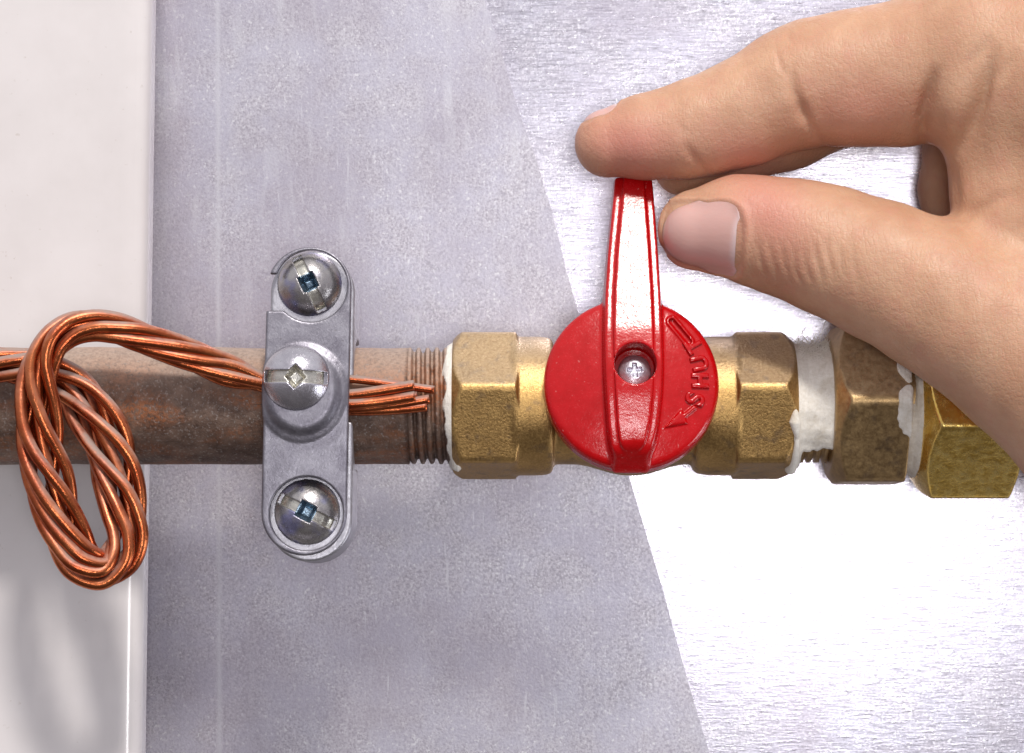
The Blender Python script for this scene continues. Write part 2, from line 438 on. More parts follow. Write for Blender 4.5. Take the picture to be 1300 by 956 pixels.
def sr(X, T):
    p = np.stack([X, 80*np.sin(T), 80*np.cos(T)], -1)
    u = X+650
    base = np.interp(u, [560, 564, 568, 575, 582, 590], [66, 72, 77, 81, 84, 84])
    edge = (u-565) - 4.5*snoise(p, 18, 14) - 6*np.clip(-np.cos(T), 0, 1)
    low = np.exp(-((T-math.pi*.86)/.16)**2)*9*np.clip((u-571)/6, 0, 1)*np.clip((588-u)/5, 0, 1)
    return np.where(edge > 0, base, 64) + snoise(p, 12, 12)*1.1 + low
v, q = tube_surface(np.arange(u2x(558), u2x(592), 1.1), sr, 140)
part('sealant', v, q, M['putty'], pipe)

# ------------------------------------------------------------------ ball valve
valve = thing('ball_valve', 'brass ball valve with a round red handle, held by the hand', 'valve', (u2x(800), 0, ZC))
def hexd(Y, Z, apo, alpha):
    """hexagon in the YZ plane; alpha = angle of a corner from straight up towards the camera"""
    d = None
    for k in range(6):
        a = alpha + R(30) + k*R(60)
        e = -Y*math.sin(a) + Z*math.cos(a) - apo
        d = e if d is None else np.maximum(d, e)
    return d
def nutf(u0, u1, apo, alpha, rc, ch0, ch1, k=2.0):
    def f(X, Y, Z):
        z = Z-ZC; r = np.sqrt(Y*Y+z*z); u = X+650
        d = smax(hexd(Y, z, apo, alpha), r-rc, k)
        d = smax(d, (r-(rc-ch0[0]) - (u-u0)*ch0[1])/math.sqrt(1+ch0[1]**2), k)
        d = smax(d, (r-(rc-ch1[0]) - (u1-u)*ch1[1])/math.sqrt(1+ch1[1]**2), k)
        return smax(smax(d, u0-u, k), u-u1, k)
    return f
hl = nutf(575, 657, 85, R(20), 96.5, (13, 1.1), (5, 2.0))
hr = nutf(929, 1005, 85, R(20), 96.5, (5, 2.0), (14, .9))
AXb = R(6)      # the stem points a little upward
OK_ = P(800.5, 492, 84)    # base centre of the handle disk
def bodyf(X, Y, Z):
    z = Z-ZC; r = np.sqrt(Y*Y+z*z); u = X+650
    core = smax(r-74, np.abs(u-790)-190, 4)
    b1 = smax(r-88+.006*(u-680)**2*(u > 680), np.abs(u-676)-26, 8)
    b2 = smax(r-88+.006*(u-905)**2*(u < 905), np.abs(u-906)-28, 8)
    ball = np.sqrt((u-800)**2+Y*Y+z*z)-87
    d = smin(core, ball, 18)
    d = smin(d, smin(b1, b2, 2), 7)
    d = smin(d, smin(hl(X,Y,Z), hr(X,Y,Z), 1), 4)
    # stem boss under the handle
    yy = Y; zz = z - 0
    a = -yy*math.cos(AXb) + zz*math.sin(AXb); bx = u-800
    bz = zz*math.cos(AXb) + yy*math.sin(AXb)
    boss = smax(np.sqrt(bx*bx+bz*bz)-88, a-80, 5); boss = smax(boss, -a, 5)
    stem = smax(np.sqrt(bx*bx+bz*bz)-40, a-100, 3); stem = smax(stem, -a, 3)
    return smin(smin(d, boss, 8), stem, 4)
v, q = nets(bodyf, (u2x(568), -104, ZC-102), (u2x(1011), 102, ZC+102), 1.7)
part('valve_body', v, q, M['cast'], valve)

# handle, local frame: x right, y up along the face, z out towards the viewer
KX = np.array([1.,0,0]); KZ = np.array([0,-math.cos(AXb), math.sin(AXb)]); KY = np.array([0, math.sin(AXb), math.cos(AXb)])
def k2w(v): v = np.asarray(v); return OK_ + v[...,0:1]*KX + v[...,1:2]*KY + v[...,2:3]*KZ
LY = [-93,-84,-60,-20, 15, 60, 105, 160, 215, 232, 256, 264]
LW = [ 20, 25, 29.5, 33,34.5,34.5,33.5,30.5, 26.5, 25,  23.5,  22.5]
LC = [ -2,-1.5, 0,  1,  1,  1,  1.5,  2.5,  4.2,  4.7,  5,  5]
LH = [ 57, 60, 66, 72, 74, 69, 60,  49,  38,  34,  29,  27.5]     # height of the raised panel above the handle base
LYF = np.linspace(-100, 275, 300)
def smooth_tab(t):
    a = np.interp(LYF, LY, t); p = np.pad(a, 12, mode='reflect', reflect_type='odd'); k = np.hanning(25); return np.convolve(p, k/k.sum(), 'valid')
LWF, LCF, LHF = smooth_tab(LW), smooth_tab(LC), smooth_tab(LH)
def handlef(x, y, z):
    r = np.sqrt(x*x+y*y)
    top = 43 - r*r/(2*400)
    disk = smax(r-106.5 - (z-43)*-.04, z-top, 9)
    disk = smax(disk, 1-z, 2)
    # low ring just inside the rim
    disk = disk + 0
    w = np.interp(y, LYF, LWF); c = np.interp(y, LYF, LCF); h = np.interp(y, LYF, LHF)
    ax = np.abs(x-c)
    under = np.interp(y, [-100, 100, 118, 258], [20, 20, 24, 4])
    wall = (ax - w - (h-6-z)*.10)          # sides with draft
    lev = smax(wall, z-(h-5.5), 3)
    inner = smax(ax-(w-10.5), z-h, 2.2)
    lev = smin(lev, smax(inner, -z+20, 3), 3.0)
    lev = smax(lev, -(z-under), 4)
    lev = smax(smax(lev, y-264, 6), -y-95+(z-44)*.75, 6)
    d = smin(disk, lev, 3.5)
    # pocket for the screw
    pk = np.sqrt((x-3)**2+(y-16)**2)-25.5
    pk = smax(pk, -(z-32), 2)
    d = smax(d, -pk, 3.0)
    # arrow head and stem
    tri = np.maximum(np.maximum((x-38)*-.737+(y+58)*.676, (x-60)*.914+(y+34)*.406), (x-68)*.196-(y+52)*.980)
    tq = np.clip(((x-62)*14+(y+44)*12)/340., 0, 1); stm = np.sqrt((x-62-14*tq)**2+(y+44-12*tq)**2)-3.2
    arrow = smax(smin(tri, stm, 2), z-(top+3.4), 4.5)
    d = smin(d, smax(arrow, 20-z, 1), 1.2)
    # slot mark with raised rim
    ax_, ay_, bx_, by_ = 50, 76, 70, 51
    t = np.clip(((x-ax_)*(bx_-ax_)+(y-ay_)*(by_-ay_))/((bx_-ax_)**2+(by_-ay_)**2), 0, 1)
    ds = np.sqrt((x-ax_-t*(bx_-ax_))**2+(y-ay_-t*(by_-ay_))**2)
    rim = np.sqrt((ds-5)**2 + (z-top)**2) - 2.2
    d = smin(d, rim, 2.0)
    d = smax(d, -(np.sqrt(ds**2 + ((z-top)*1.2)**2)-4.0), 1.5)
    return d
v, q = nets(handlef, (-112, -112, -2), (112, 270, 78), 1.35)
handle = part('handle', k2w(v), q, M['red'], valve)

def glyph(ch, size, ext, bev):
    cu = bpy.data.curves.new('glyph', 'FONT'); cu.body = ch; cu.size = size; cu.extrude = ext; cu.bevel_depth = bev; cu.bevel_resolution = 2
    cu.offset = -size*.02; cu.align_x = 'CENTER'; cu.align_y = 'CENTER'; cu.resolution_u = 6
    o = bpy.data.objects.new('glyph', cu); COL.objects.link(o); bpy.context.view_layer.update()
    me = bpy.data.meshes.new_from_object(o); bpy.data.objects.remove(o)
    v = np.array([x.co[:] for x in me.vertices]); f = [tuple(p.vertices) for p in me.polygons]
    bpy.data.meshes.remove(me); return v, f
for ch, lx, ly, ang in (('S', 78, -22, 104), ('H', 84.5, 1.5, 93), ('U', 84.5, 23.5, 84), ('T', 77, 46, 70)):
    v, f = glyph(ch, 31 if ch == 'S' else 27, .8, 2.3)
    v[:, 0] *= 1.0; a = R(ang-0)
    a = R(90) + (math.atan2(ly, lx))
    xx = v[:,0]*math.cos(a)-v[:,1]*math.sin(a)+lx; yy = v[:,0]*math.sin(a)+v[:,1]*math.cos(a)+ly
    zz = v[:,2]+43-(xx*xx+yy*yy)/800+.9
    wv_ = k2w(np.stack([xx, yy, zz], 1)) - org(handle)
    me = bpy.data.meshes.new('letter'); me.from_pydata((wv_*S).tolist(), [], f)
    me.polygons.foreach_set('use_smooth', np.ones(len(me.polygons), dtype=bool))
    link('letter', me, M['red'], handle, 40)
# arrow mark at the lower right of the face
def plate(pts, z0, z1, name, mat, parent, bev=1.2):
    bm = bmesh.new(); b0 = [bm.verts.new((x, y, 0)) for x, y in pts]; fc = bm.faces.new(b0)
    if fc.normal.z < 0: fc.normal_flip()
    r = bmesh.ops.extrude_face_region(bm, geom=[fc]); vs = [e for e in r['geom'] if isinstance(e, bmesh.types.BMVert)]
    bmesh.ops.translate(bm, verts=vs, vec=(0,0,1)); bmesh.ops.recalc_face_normals(bm, faces=bm.faces)
    for vv in bm.verts:
        t = 43-(vv.co.x**2+vv.co.y**2)/800; vv.co.z = t + (z1 if vv.co.z > .5 else z0)
    bmesh.ops.bevel(bm, geom=bm.edges[:], offset=bev, segments=2, affect='EDGES')
    for vv in bm.verts: vv.co = Vector(k2w(np.array(vv.co[:])))
    return bm_part(name, bm, mat, parent, 40)
def screwf(r, hgt, slotw, slotd, kind, rec):
    """dome head, z out; returns f"""
    Rs = (r*r+hgt*hgt)/(2*hgt)
    def f(x, y, z):
        d = smax(np.sqrt(x*x+y*y+(z-(hgt-Rs))**2)-Rs, np.sqrt(x*x+y*y)-r, 3)
        d = smax(d, -z-4, 2)
        if kind == 'phillips':
            c1 = np.maximum(np.abs(x)-2.6-.1*z*0, np.abs(y)-9); c2 = np.maximum(np.abs(y)-2.6, np.abs(x)-9)
            c = smax(smin(c1, c2, 2), -(z-hgt+7), 1.5); return smax(d, -c, 1.3)
        dome = np.sqrt(x*x+y*y+(z-(hgt-Rs))**2)-Rs
        s = smax(smax(np.abs(y)-slotw, -(dome+slotd), 1.2), np.abs(x)-r+3.5, 2)
        d = smax(d, -s, 1.6)
        u = (x+y)*.7071; w = (x-y)*.7071
        if kind == 'square': sq = np.maximum(np.abs(x), np.abs(y))-rec
        else: sq = np.maximum(np.abs(u), np.abs(w))-rec
        sq = smax(sq + (hgt-z)*.28, -(z-2), 2)
        return smax(d, -sq, 1.6)
    return f
def screw(name, at, r, hgt, rot, kind, rec, slotw, slotd, mats, parent, axis=(0,-1,0), recrot=0, label=None):
    v, q = nets(screwf(r, hgt, slotw, slotd, kind, rec), (-r-2, -r-2, -6), (r+2, r+2, hgt+2), .8 if r > 25 else .55)
    lv = v.copy()
    c, s = math.cos(rot), math.sin(rot)
    x = v[:,0]*c - v[:,1]*s; y = v[:,0]*s + v[:,1]*c
    az = np.array(axis, float); az /= np.linalg.norm(az); ex = np.cross([0,0,1.], az); ex /= np.linalg.norm(ex)
    ey = np.cross(az, ex)
    # viewed from the front x runs to the right
    w = np.array(at) + x[:,None]*ex + y[:,None]*ey + v[:,2:3]*az
    o = part(name, w, q, mats, parent)
    if len(mats) > 1:
        cen = lv[q].mean(1); depth = (np.sqrt(np.maximum(((r*r+hgt*hgt)/(2*hgt))**2-cen[:,0]**2-cen[:,1]**2, 0)) + hgt-(r*r+hgt*hgt)/(2*hgt)) - cen[:,2]
        deep = (depth > 1.2) & (np.hypot(cen[:,0], cen[:,1]) < r-1)
        insq = (np.maximum(np.abs(cen[:,0]), np.abs(cen[:,1])) if kind == 'square' else (np.abs(cen[:,0]+cen[:,1])*.7071).clip(0)) < rec
        if kind != 'square': insq = (np.maximum(np.abs(cen[:,0]+cen[:,1]), np.abs(cen[:,0]-cen[:,1]))*.7071) < rec
        mi = np.where(deep & insq, 2, np.where(deep, 1, 0)).astype(np.int32)
        if len(o.data.polygons) == len(mi): o.data.polygons.foreach_set('material_index', mi)
    if label: o['label'] = label
    return o
screw('screw', k2w(np.array([3.2, 12.5, 41.])), 20.3, 7.5, R(4), 'phillips', 0, 0, 0, [M['small_screw']], valve, axis=KZ)

# ------------------------------------------------------------------ fittings to the right
nip = thing('pipe_nipple', 'short threaded nipple packed with white hemp and putty, between valve and brown nut', 'pipe fitting', (u2x(1030), 0, ZC))
def nr(X, T):
    ph = ((X)/10.0 - T/(2*math.pi)) % 1.0
    return 72 - 5*(np.abs(ph-.5) < .22)
v, q = tube_surface(np.arange(u2x(998), u2x(1070), 1.2), nr, 96); part('pipe_thread', v, q, M['brown'], nip)
def sealf(X, T):
    u = X+650; p = np.stack([X, 76*np.sin(T), 76*np.cos(T)], -1)
    base = np.interp(u, [1003, 1008, 1018, 1035, 1050, 1058, 1062], [82, 80, 77, 77, 79.5, 83, 84])
    r = base + snoise(p, 18, 21)*2.0 + snoise(p, 6, 22)*.35
    bare = (np.clip((T-R(140))/R(8)+.6*snoise(p, 14, 25), 0, 1))*np.clip((u-1011)/3, 0, 1)*(T < R(300))
    drip = np.exp(-((T-R(128))/.35)**2)*7*np.exp(-((u-1001)/6)**2)
    return r*(1-bare) + 60*bare + drip
v, q = tube_surface(np.arange(u2x(999), u2x(1062), 1.2), sealf, 160); part('sealant', v, q, M['putty'], nip)
# putty drip running down beside the valve end
def dripf(X, Y, Z):
    u = X+650; z = Z-ZC
    th = np.arctan2(-Y, z); r = np.sqrt(Y*Y+z*z)
    a = np.degrees(th)
    wdt = np.interp(a, [98, 108, 122, 145, 160], [3.5, 9, 3.5, 6.5, 9])
    cu_ = np.interp(a, [98, 108, 122, 145, 160], [1000, 999, 1003, 1002, 999])
    d = np.sqrt(((u-cu_)/1.0)**2 + ((r-87)/1.0)**2) - wdt*.8
    return smax(d, np.maximum(97-a, a-163)*1.3, 5)
v, q = nets(dripf, (u2x(984), -110, ZC-108), (u2x(1018), 0, ZC+20), 1.2, 1); part('putty_drip', v, q, M['putty'], nip)
# loose hemp fibres
def tube(path, rad, ns=8, cap=True):
    path = np.asarray(path, float); nn = len(path)
    rad = np.broadcast_to(np.asarray(rad, float), nn)
    tg = np.gradient(path, axis=0); tg /= np.linalg.norm(tg, axis=1)[:,None]
    nrm = np.cross(tg[0], [0.3, .9, .1]); nrm /= np.linalg.norm(nrm); V = []
    for i in range(nn):
        nrm = nrm - tg[i]*np.dot(nrm, tg[i]); nrm /= np.linalg.norm(nrm)
        bi = np.cross(tg[i], nrm); a = np.linspace(0, 2*math.pi, ns, endpoint=False)
        V.append(path[i] + rad[i]*(np.cos(a)[:,None]*nrm + np.sin(a)[:,None]*bi))
    V = np.concatenate(V)
    i = np.arange(nn-1)[:,None]*ns; j = np.arange(ns)[None,:]; j2 = (j+1) % ns
    q = np.stack([i+j, i+j2, i+ns+j2, i+ns+j], -1).reshape(-1, 4)
    if cap:
        a = len(V); V = np.vstack([V, path[:1], path[-1:]]); jj = np.arange(0, ns, 2)
        q = np.vstack([q, np.stack([np.full(len(jj), a), (jj+2) % ns, (jj+1) % ns, jj], 1),
                       np.stack([np.full(len(jj), a+1), (nn-1)*ns+jj, (nn-1)*ns+(jj+1) % ns, (nn-1)*ns+(jj+2) % ns], 1)])
    return V, q
def fibres(parent, u0, u1, base, n, ln, mat, a0=-60, a1=60):
    Vs, Qs, off = [], [], 0; rs = np.random.RandomState(int(u0))
    for _ in range(n):
        u = rs.uniform(u0, u1); t = R(rs.uniform(a0, a1)); L = rs.uniform(.4, 1)*ln
        d = np.array([rs.normal()*1.0, -math.sin(t), math.cos(t)]); b = np.array([u2x(u), -base*math.sin(t), ZC+base*math.cos(t)])
        c = rs.normal(size=3)*.5
        s = np.linspace(0, 1, 5)[:,None]; V, Q = tube(b + s*d*L*.6 + s*s*c*L, .26, 4)
        Vs.append(V); Qs.append(Q+off); off += len(V)
    o = part('fibres', np.vstack(Vs), np.vstack(Qs), mat, parent); o['kind'] = 'stuff'; return o
fibres(nip, 1006, 1060, 76, 520, 17, M['putty'], -60, 45)

nut = thing('hex_nut', 'tarnished brown brass hex nut smeared with putty, right of the valve', 'nut', (u2x(1100), 0, ZC), 'brass nuts on the pipe')
f = nutf(1049, 1140, 98, R(31), 111, (22, 1.3), (4, 2.0))
v, q = nets(f, (u2x(1044), -118, ZC-118), (u2x(1146), 118, ZC+118), 1.8); part('nut_body', v, q, M['brown'], nut)
# putty smear stuck on the nut's right edge
def smearf(X, Y, Z):
    d = f(X, Y, Z); u = X+650; z = Z-ZC
    p = np.stack(np.broadcast_arrays(X, Y, Z), -1)
    reg = (u - 1124) + 9*snoise(p, 16, 31) - 3
    reg2 = np.sqrt(((u-1142)/20)**2 + ((z+12)/34)**2 + (np.minimum(-Y-60, 0)/20)**2)-1
    reg3 = np.sqrt(((u-1140)/15)**2 + ((z-42)/26)**2 + (np.minimum(-Y-50, 0)/20)**2)-1
    k = np.minimum(reg2, reg3)*14 + 3*snoise(p, 13, 33)
    return smax(d-2.2-snoise(p, 5, 32)*.9, k, 2)
v, q = nets(smearf, (u2x(1112), -122, ZC-75), (u2x(1146), -30, ZC+85), 1.3, 0); part('putty_smear', v, q, M['putty'], nut)

nut2 = thing('hex_nut', 'bright golden brass hex nut under the palm, at the right end', 'nut', (u2x(1220), 0, ZC), 'brass nuts on the pipe')
f2 = nutf(1157, 1281, 106, R(47), 121.5, (28, 1.55), (20, 2.4))
v, q = nets(f2, (u2x(1152), -128, ZC-128), (u2x(1287), 128, ZC+128), 1.9); part('nut_body', v, q, M['gold'], nut2)
def s2(X, T):
    u = X+650; p = np.stack([X, 86*np.sin(T), 86*np.cos(T)], -1)
    base = np.interp(u, [1134, 1140, 1150, 1158, 1164], [88, 86, 87, 92, 94])
    hole = (np.exp(-((T-R(75))/.30)**2)*np.clip((1150-u+3*snoise(p, 6, 45))/2, 0, 1))
    return base + snoise(p, 12, 41)*1.4 + snoise(p, 4, 42)*.5 - 9*np.clip(hole*1.6, 0, 1)
v, q = tube_surface(np.arange(u2x(1134), u2x(1165), 1.1), s2, 160); part('sealant', v, q, M['putty'], nut2)
v, q = tube_surface(np.arange(u2x(1120), u2x(1170), 5.), lambda X, T: 82+0*X, 64); part('union_collar', v, q, M['brown'], nut2)
run = thing('steel_pipe', 'steel pipe leaving the golden nut, hidden behind the palm', 'pipe', (u2x(1400), 0, ZC))
v, q = tube_surface(np.arange(u2x(1276), u2x(2500), 20.), lambda X, T: 74+0*X, 64); part('pipe_body', v, q, M['pipe'], run)

# ------------------------------------------------------------------ earthing clamp
clamp = thing('pipe_clamp', 'grey metal earthing clamp with three large screws across the steel pipe', 'pipe clamp', P(388, 515, 0))
A0 = P(392.5, 366, 100); A1 = P(386, 651, 100)       # centres of the strap's round ends
FD = 106.0
def stad(x, z, a, b, r):
    dx, dz = b[0]-a[0], b[2]-a[2]; L = dx*dx+dz*dz
    t = np.clip(((x-a[0])*dx+(z-a[2])*dz)/L, 0, 1)
    return np.sqrt((x-a[0]-t*dx)**2+(z-a[2]-t*dz)**2)-r
HT = P(394, 362, FD); HB = P(388.5, 652, FD); CM = P(383, 496, FD)
rS = PR(54, FD)
def strapf(X, Y, Z):
    dep = -Y + 8*((Z-ZC+15)/185)**2
    d2 = stad(X, Z, A0, A1, rS)
    h1 = np.sqrt((X-HT[0])**2+(Z-HT[2])**2)-PR(46.5, FD)
    h2 = np.sqrt((X-HB[0])**2+(Z-HB[2])**2)-PR(46.5, FD)
    # opening of the hook to the left between two edges
    op = np.maximum(np.maximum(X-HT[0], Z-(HT[2]+15)), -(Z-(HT[2]-31)))
    d2 = smax(d2, -h1, 1.5); d2 = smax(d2, -h2, 1.5); d2 = smax(d2, -op, 2)
    curl = np.clip((Z-(HT[2]+2))*.03, 0, 1)*0
    sl = smax(smax(d2, dep-FD, 3.0), (FD-12)-dep, 3)
    # raised boss in the middle
    rr = np.sqrt(((X-CM[0])/1.0)**2 + (((Z-CM[2])*np.where(Z < CM[2], .88, .95)))**2)
    boss = smax(rr - 47 + (dep-FD)*.35, dep-(FD+8.5), 8); boss = smax(boss, (FD-10)-dep, 3)
    boss = smax(boss, np.abs(X-(A0[0]+A1[0])/2-1)-rS-1, 3)
    lip = smax(rr-54, dep-(FD+1.8), 5); lip = smax(lip, (FD-10)-dep, 3); lip = smax(lip, np.abs(X-(A0[0]+A1[0])/2)-rS-1, 3)
    d = smin(smin(sl, lip, 5), boss, 7)
    return d
v, q = nets(strapf, (A1[0]-60, -(FD+20), A1[2]-62), (A0[0]+62, -(FD-16), A0[2]+62), 1.25)
strap = part('strap', v, q, M['zinc'], clamp)
def blockf(X, Y, Z):
    dep = -Y
    A0b = P(397, 372, 80); A1b = P(393, 659, 80)
    d2 = stad(X, Z, A0b, A1b, PR(53.5, 80))
    s = smax(smax(d2, dep-80, 3), -25-dep, 3)
    out = 82 - np.sqrt(Y*Y+(Z-ZC)**2)
    s = smax(s, np.minimum(out, 400), 3)
    # the saddle behind the pipe
    rr = np.sqrt(Y*Y+(Z-ZC)**2)
    sad = smax(smax(np.abs(rr-84)-7, dep-4, 2), np.abs(X-A0b[0])-38, 3)
    return smin(s, sad, 6)
v, q = nets(blockf, (A1[0]-66, -86, A1[2]-66), (A0[0]+66, 100, A0[2]+60), 2.0)
part('bracket', v, q, M['block'], clamp)
screw('screw', P(393, 361, 80), PR(42, 85), 25, R(-64), 'square', 11, 6.4, 5.5, [M['screw_dark'], M['slot'], M['recess_blue']], clamp, label='worn screw with a battered slot, topmost on the clamp')
screw('screw', P(376, 479.5, 114.5), PR(43, 122), 21, R(-2), 'diamond', 11.5, 7.4, 6, [M['screw'], M['slot'], M['slot']], clamp, label='shiny screw with a level slot, in the middle of the clamp')
screw('screw', P(390, 650, 80), PR(42.5, 85), 23, R(-27), 'square', 11.5, 6.4, 5.5, [M['screw_dark'], M['slot'], M['recess_blue']], clamp, label='screw with a blue square recess, lowest on the clamp')

# ------------------------------------------------------------------ copper wire
wire = thing('copper_wire', 'stranded bare copper earth wire tied in a hanging loop before the pipe', 'wire', P(120, 560, 110))
def cr(pts, n):
    pts = np.asarray(pts, float); d = np.r_[0, np.cumsum(np.linalg.norm(np.diff(pts, axis=0), axis=1))]
    t = np.linspace(0, d[-1], n); out = np.zeros((n, pts.shape[1]))
    m = np.gradient(pts, d, axis=0)
    k = np.clip(np.searchsorted(d, t, side='right')-1, 0, len(d)-2); h = d[k+1]-d[k]; s = ((t-d[k])/h)[:,None]; h = h[:,None]
    return (2*s**3-3*s**2+1)*pts[k] + (s**3-2*s**2+s)*h*m[k] + (-2*s**3+3*s**2)*pts[k+1] + (s**3-s**2)*h*m[k+1]
# px, py, depth, spread across, spread in depth
cl = [(-700,420,110,14,14),(-420,450,104,14,14),(-150,468,100,15,13),(0,464,100,17,12),(50,468,100,17,11),(90,492,100,20,12),(121,535,108,24,14),(146,590,112,26,15),(161,650,114,23,15),
      (159,700,118,21,15),(135,724,124,20,15),(107,713,132,23,15),(84,672,138,25,14),(65,618,144,27,15),(50,560,146,25,16),(46,510,148,21,15),(51,462,150,17,13),(70,430,148,14,13),(96,415,142,13,13),(128,413,138,13,13),
      (165,424,132,14,13),(205,438,124,13,12),(255,456,112,13,11),(300,473,100,14,9),(330,485,92,16,7)]
base = cr([list(P(a, b, c))+[PR(d, c), PR(e, c)] for a, b, c, d, e in cl], 520)
ctr = base[:, :3]; tg = np.gradient(ctr, axis=0); tg /= np.linalg.norm(tg, axis=1)[:,None]
view = np.array([0, -1., 0]); acr = np.cross(tg, view); acr /= np.linalg.norm(acr, axis=1)[:,None]
dpt = np.cross(acr, tg)
arc = np.r_[0, np.cumsum(np.linalg.norm(np.diff(ctr, axis=0), axis=1))]
tails = [  # (px,py,dep) under and right of the strap, radius
    ([(385,482,86),(440,481,84),(500,488,83),(551,495,82)], 5.2),
    ([(385,495,88),(440,501,90),(490,495,92),(526,489,93)], 6.8),
    ([(385,505,88),(440,513,90),(490,509,91),(527,503,92)], 6.8),
    ([(385,512,86),(440,519,85),(500,514,86),(545,507,86)], 6.2),
    ([(385,515,82),(440,521,82),(500,520,83),(542,516,84)], 6.4),
    ([(385,500,82),(440,506,82),(500,506,82),(530,503,82)], 6.2),
    ([(385,508,82),(440,512,81),(500,513,82),(538,511,82)], 6.0)]
for i in range(7):
    rs = np.random.RandomState(50+i)
    ph = i*2*math.pi/6 + rs.normal()*.12; k = 0.13 if i == 6 else 1.0
    ang = ph + arc/390*2*math.pi + .25*np.sin(arc/170+i)
    wob = 1 + .12*np.sin(arc/120+rs.uniform(0, 6.28)) * np.clip((arc-600)/200, 0, 1)
    drift = (base[:,3]-13)[:,None]*.22*np.sin(arc/140+i*1.9)[:,None]
    off = acr*(base[:,3:4]*np.cos(ang)[:,None]*k*wob[:,None] + drift*.35) + dpt*(base[:,4:5]*np.sin(ang)[:,None]*k)
    kink = np.stack([snoise(ctr, 38, 70+i*3+a)*1.3 + snoise(ctr, 95, 170+i*3+a)*1.8 for a in range(3)], 1)
    st = ctr + off + kink
    tp = [P(*t) for t in tails[i][0]]
    pts = np.vstack([st[:-14:9], tp])
    r = 7.4 if i else 7.2
    path = cr(pts, 470)
    rad = np.interp(path[:,0], [u2x(340), u2x(400)], [r, tails[i][1]]); rad[:300] = r
    V, Q = tube(path, rad, 14)
    part('strand', V, Q, M['copper'], wire)

# ------------------------------------------------------------------ hand
class Prim:
    __slots__ = ('a', 'b', 'ra', 'rb')
    def __init__(s, p, q):
        s.a = P(*p[:3]); s.b = P(*q[:3]); s.ra = PR(p[3], p[2]); s.rb = PR(q[3], q[2])
def seg_d(X, Y, Z, pr):
    a, b = pr.a, pr.b; ab = b-a; L = ab@ab
    if L < 1e-6: return np.sqrt((X-a[0])**2+(Y-a[1])**2+(Z-a[2])**2)-pr.ra
    t = np.clip(((X-a[0])*ab[0]+(Y-a[1])*ab[1]+(Z-a[2])*ab[2])/L, 0, 1)
    return np.sqrt((X-a[0]-t*ab[0])**2+(Y-a[1]-t*ab[1])**2+(Z-a[2]-t*ab[2])**2) - (pr.ra+(pr.rb-pr.ra)*t)
def chain(X, Y, Z, pts, k):
    prs = [Prim(pts[i], pts[i+1]) for i in range(len(pts)-1)]
    grid = np.ndim(X) == 3
    shp = np.broadcast(X, Y, Z).shape
    Dd = np.full(shp, 120., dtype=np.float32)
    for pr in prs:
        if grid:
            pad = max(pr.ra, pr.rb)+55
            lo = np.minimum(pr.a, pr.b)-pad; hi = np.maximum(pr.a, pr.b)+pad
            sl = []
            for ax, l, h_ in ((X[:,0,0], lo[0], hi[0]), (Y[0,:,0], lo[1], hi[1]), (Z[0,0,:], lo[2], hi[2])):
                sl.append(slice(max(0, int(np.searchsorted(ax, l))), int(np.searchsorted(ax, h_))))
            if any(s.stop <= s.start for s in sl): continue
            sx, sy, sz = X[sl[0]], Y[:, sl[1]], Z[:, :, sl[2]]
            sub = Dd[sl[0], sl[1], sl[2]]
            Dd[sl[0], sl[1], sl[2]] = smin(sub, seg_d(sx, sy, sz, pr).astype(np.float32), k)
        else:
            Dd = smin(Dd, seg_d(X, Y, Z, pr), k)
    return Dd
INDEX = [(773,182,92,45),(820,174,94,53),(868,167,97,59),(900,158,99,62),(945,141,101,67),(1000,116,104,75),(1035,104,106,79),(1085,99,110,85),(1140,94,116,90),(1180,86,124,92)]
THUMB = [(885,291,104,51.5),(933,289,108,62),(975,297,114,69),(1018,306,122,75),(1060,320,130,80),(1120,344,142,86),(1190,376,156,94),(1250,410,166,100),(1330,462,172,108)]
MIDDLE = [(868,212,28,38),(930,190,16,46),(1000,158,6,55),(1080,120,2,60),(1170,100,20,70),(1260,105,60,88)]
RING = [(1262,330,-30,40),(1222,300,-38,43),(1213,240,-34,44.5),(1222,180,-15,48),(1290,130,25,70)]
LITTLE = [(1330,360,-65,34),(1300,320,-72,37),(1300,250,-60,40),(1340,190,-20,55)]
PALM = [[(1180,86,124,90),(1250,70,140,100),(1340,110,150,130),(1480,190,150,165)],
        [(1292,165,122,72),(1290,235,130,72),(1305,300,140,80),(1350,380,150,105)],
        [(1290,120,50,78),(1400,200,60,120),(1520,280,90,160)],
        [(1340,200,10,70),(1420,300,30,100),(1540,360,70,140)],
        [(1330,462,172,108),(1420,540,175,118),(1520,590,175,140)],
        [(1420,280,130,150),(1520,400,130,200),(1700,520,130,205),(2100,760,130,200)]]
FC = P(1330, 300, 100)
def handf(X, Y, Z):
    di = chain(X, Y, Z, INDEX, 14); dt = chain(X, Y, Z, THUMB, 16)
    dm = chain(X, Y, Z, MIDDLE, 14); dr = chain(X, Y, Z, RING, 14); dl = chain(X, Y, Z, LITTLE, 12)
    dp = None
    for p in PALM:
        c = chain(X, Y, Z, p, 40); dp = c if dp is None else smin(dp, c, 45)
    d = smin(smin(di, dp, 14), smin(dt, dp, 34), 3)
    d2 = smin(smin(smin(dm, dp, 26), smin(dr, dp, 26), 3), smin(dl, dp, 26), 3)
    return smin(d, d2, 3)
lo = P(718, 700, 0); hi = P(1760, -120, 0)
HH = 2.9
v, q = nets(handf, (u2x(722), -335, P(700, 800, 0)[2]), (u2x(1720), 120, P(700, -170, 0)[2]), HH, 1)
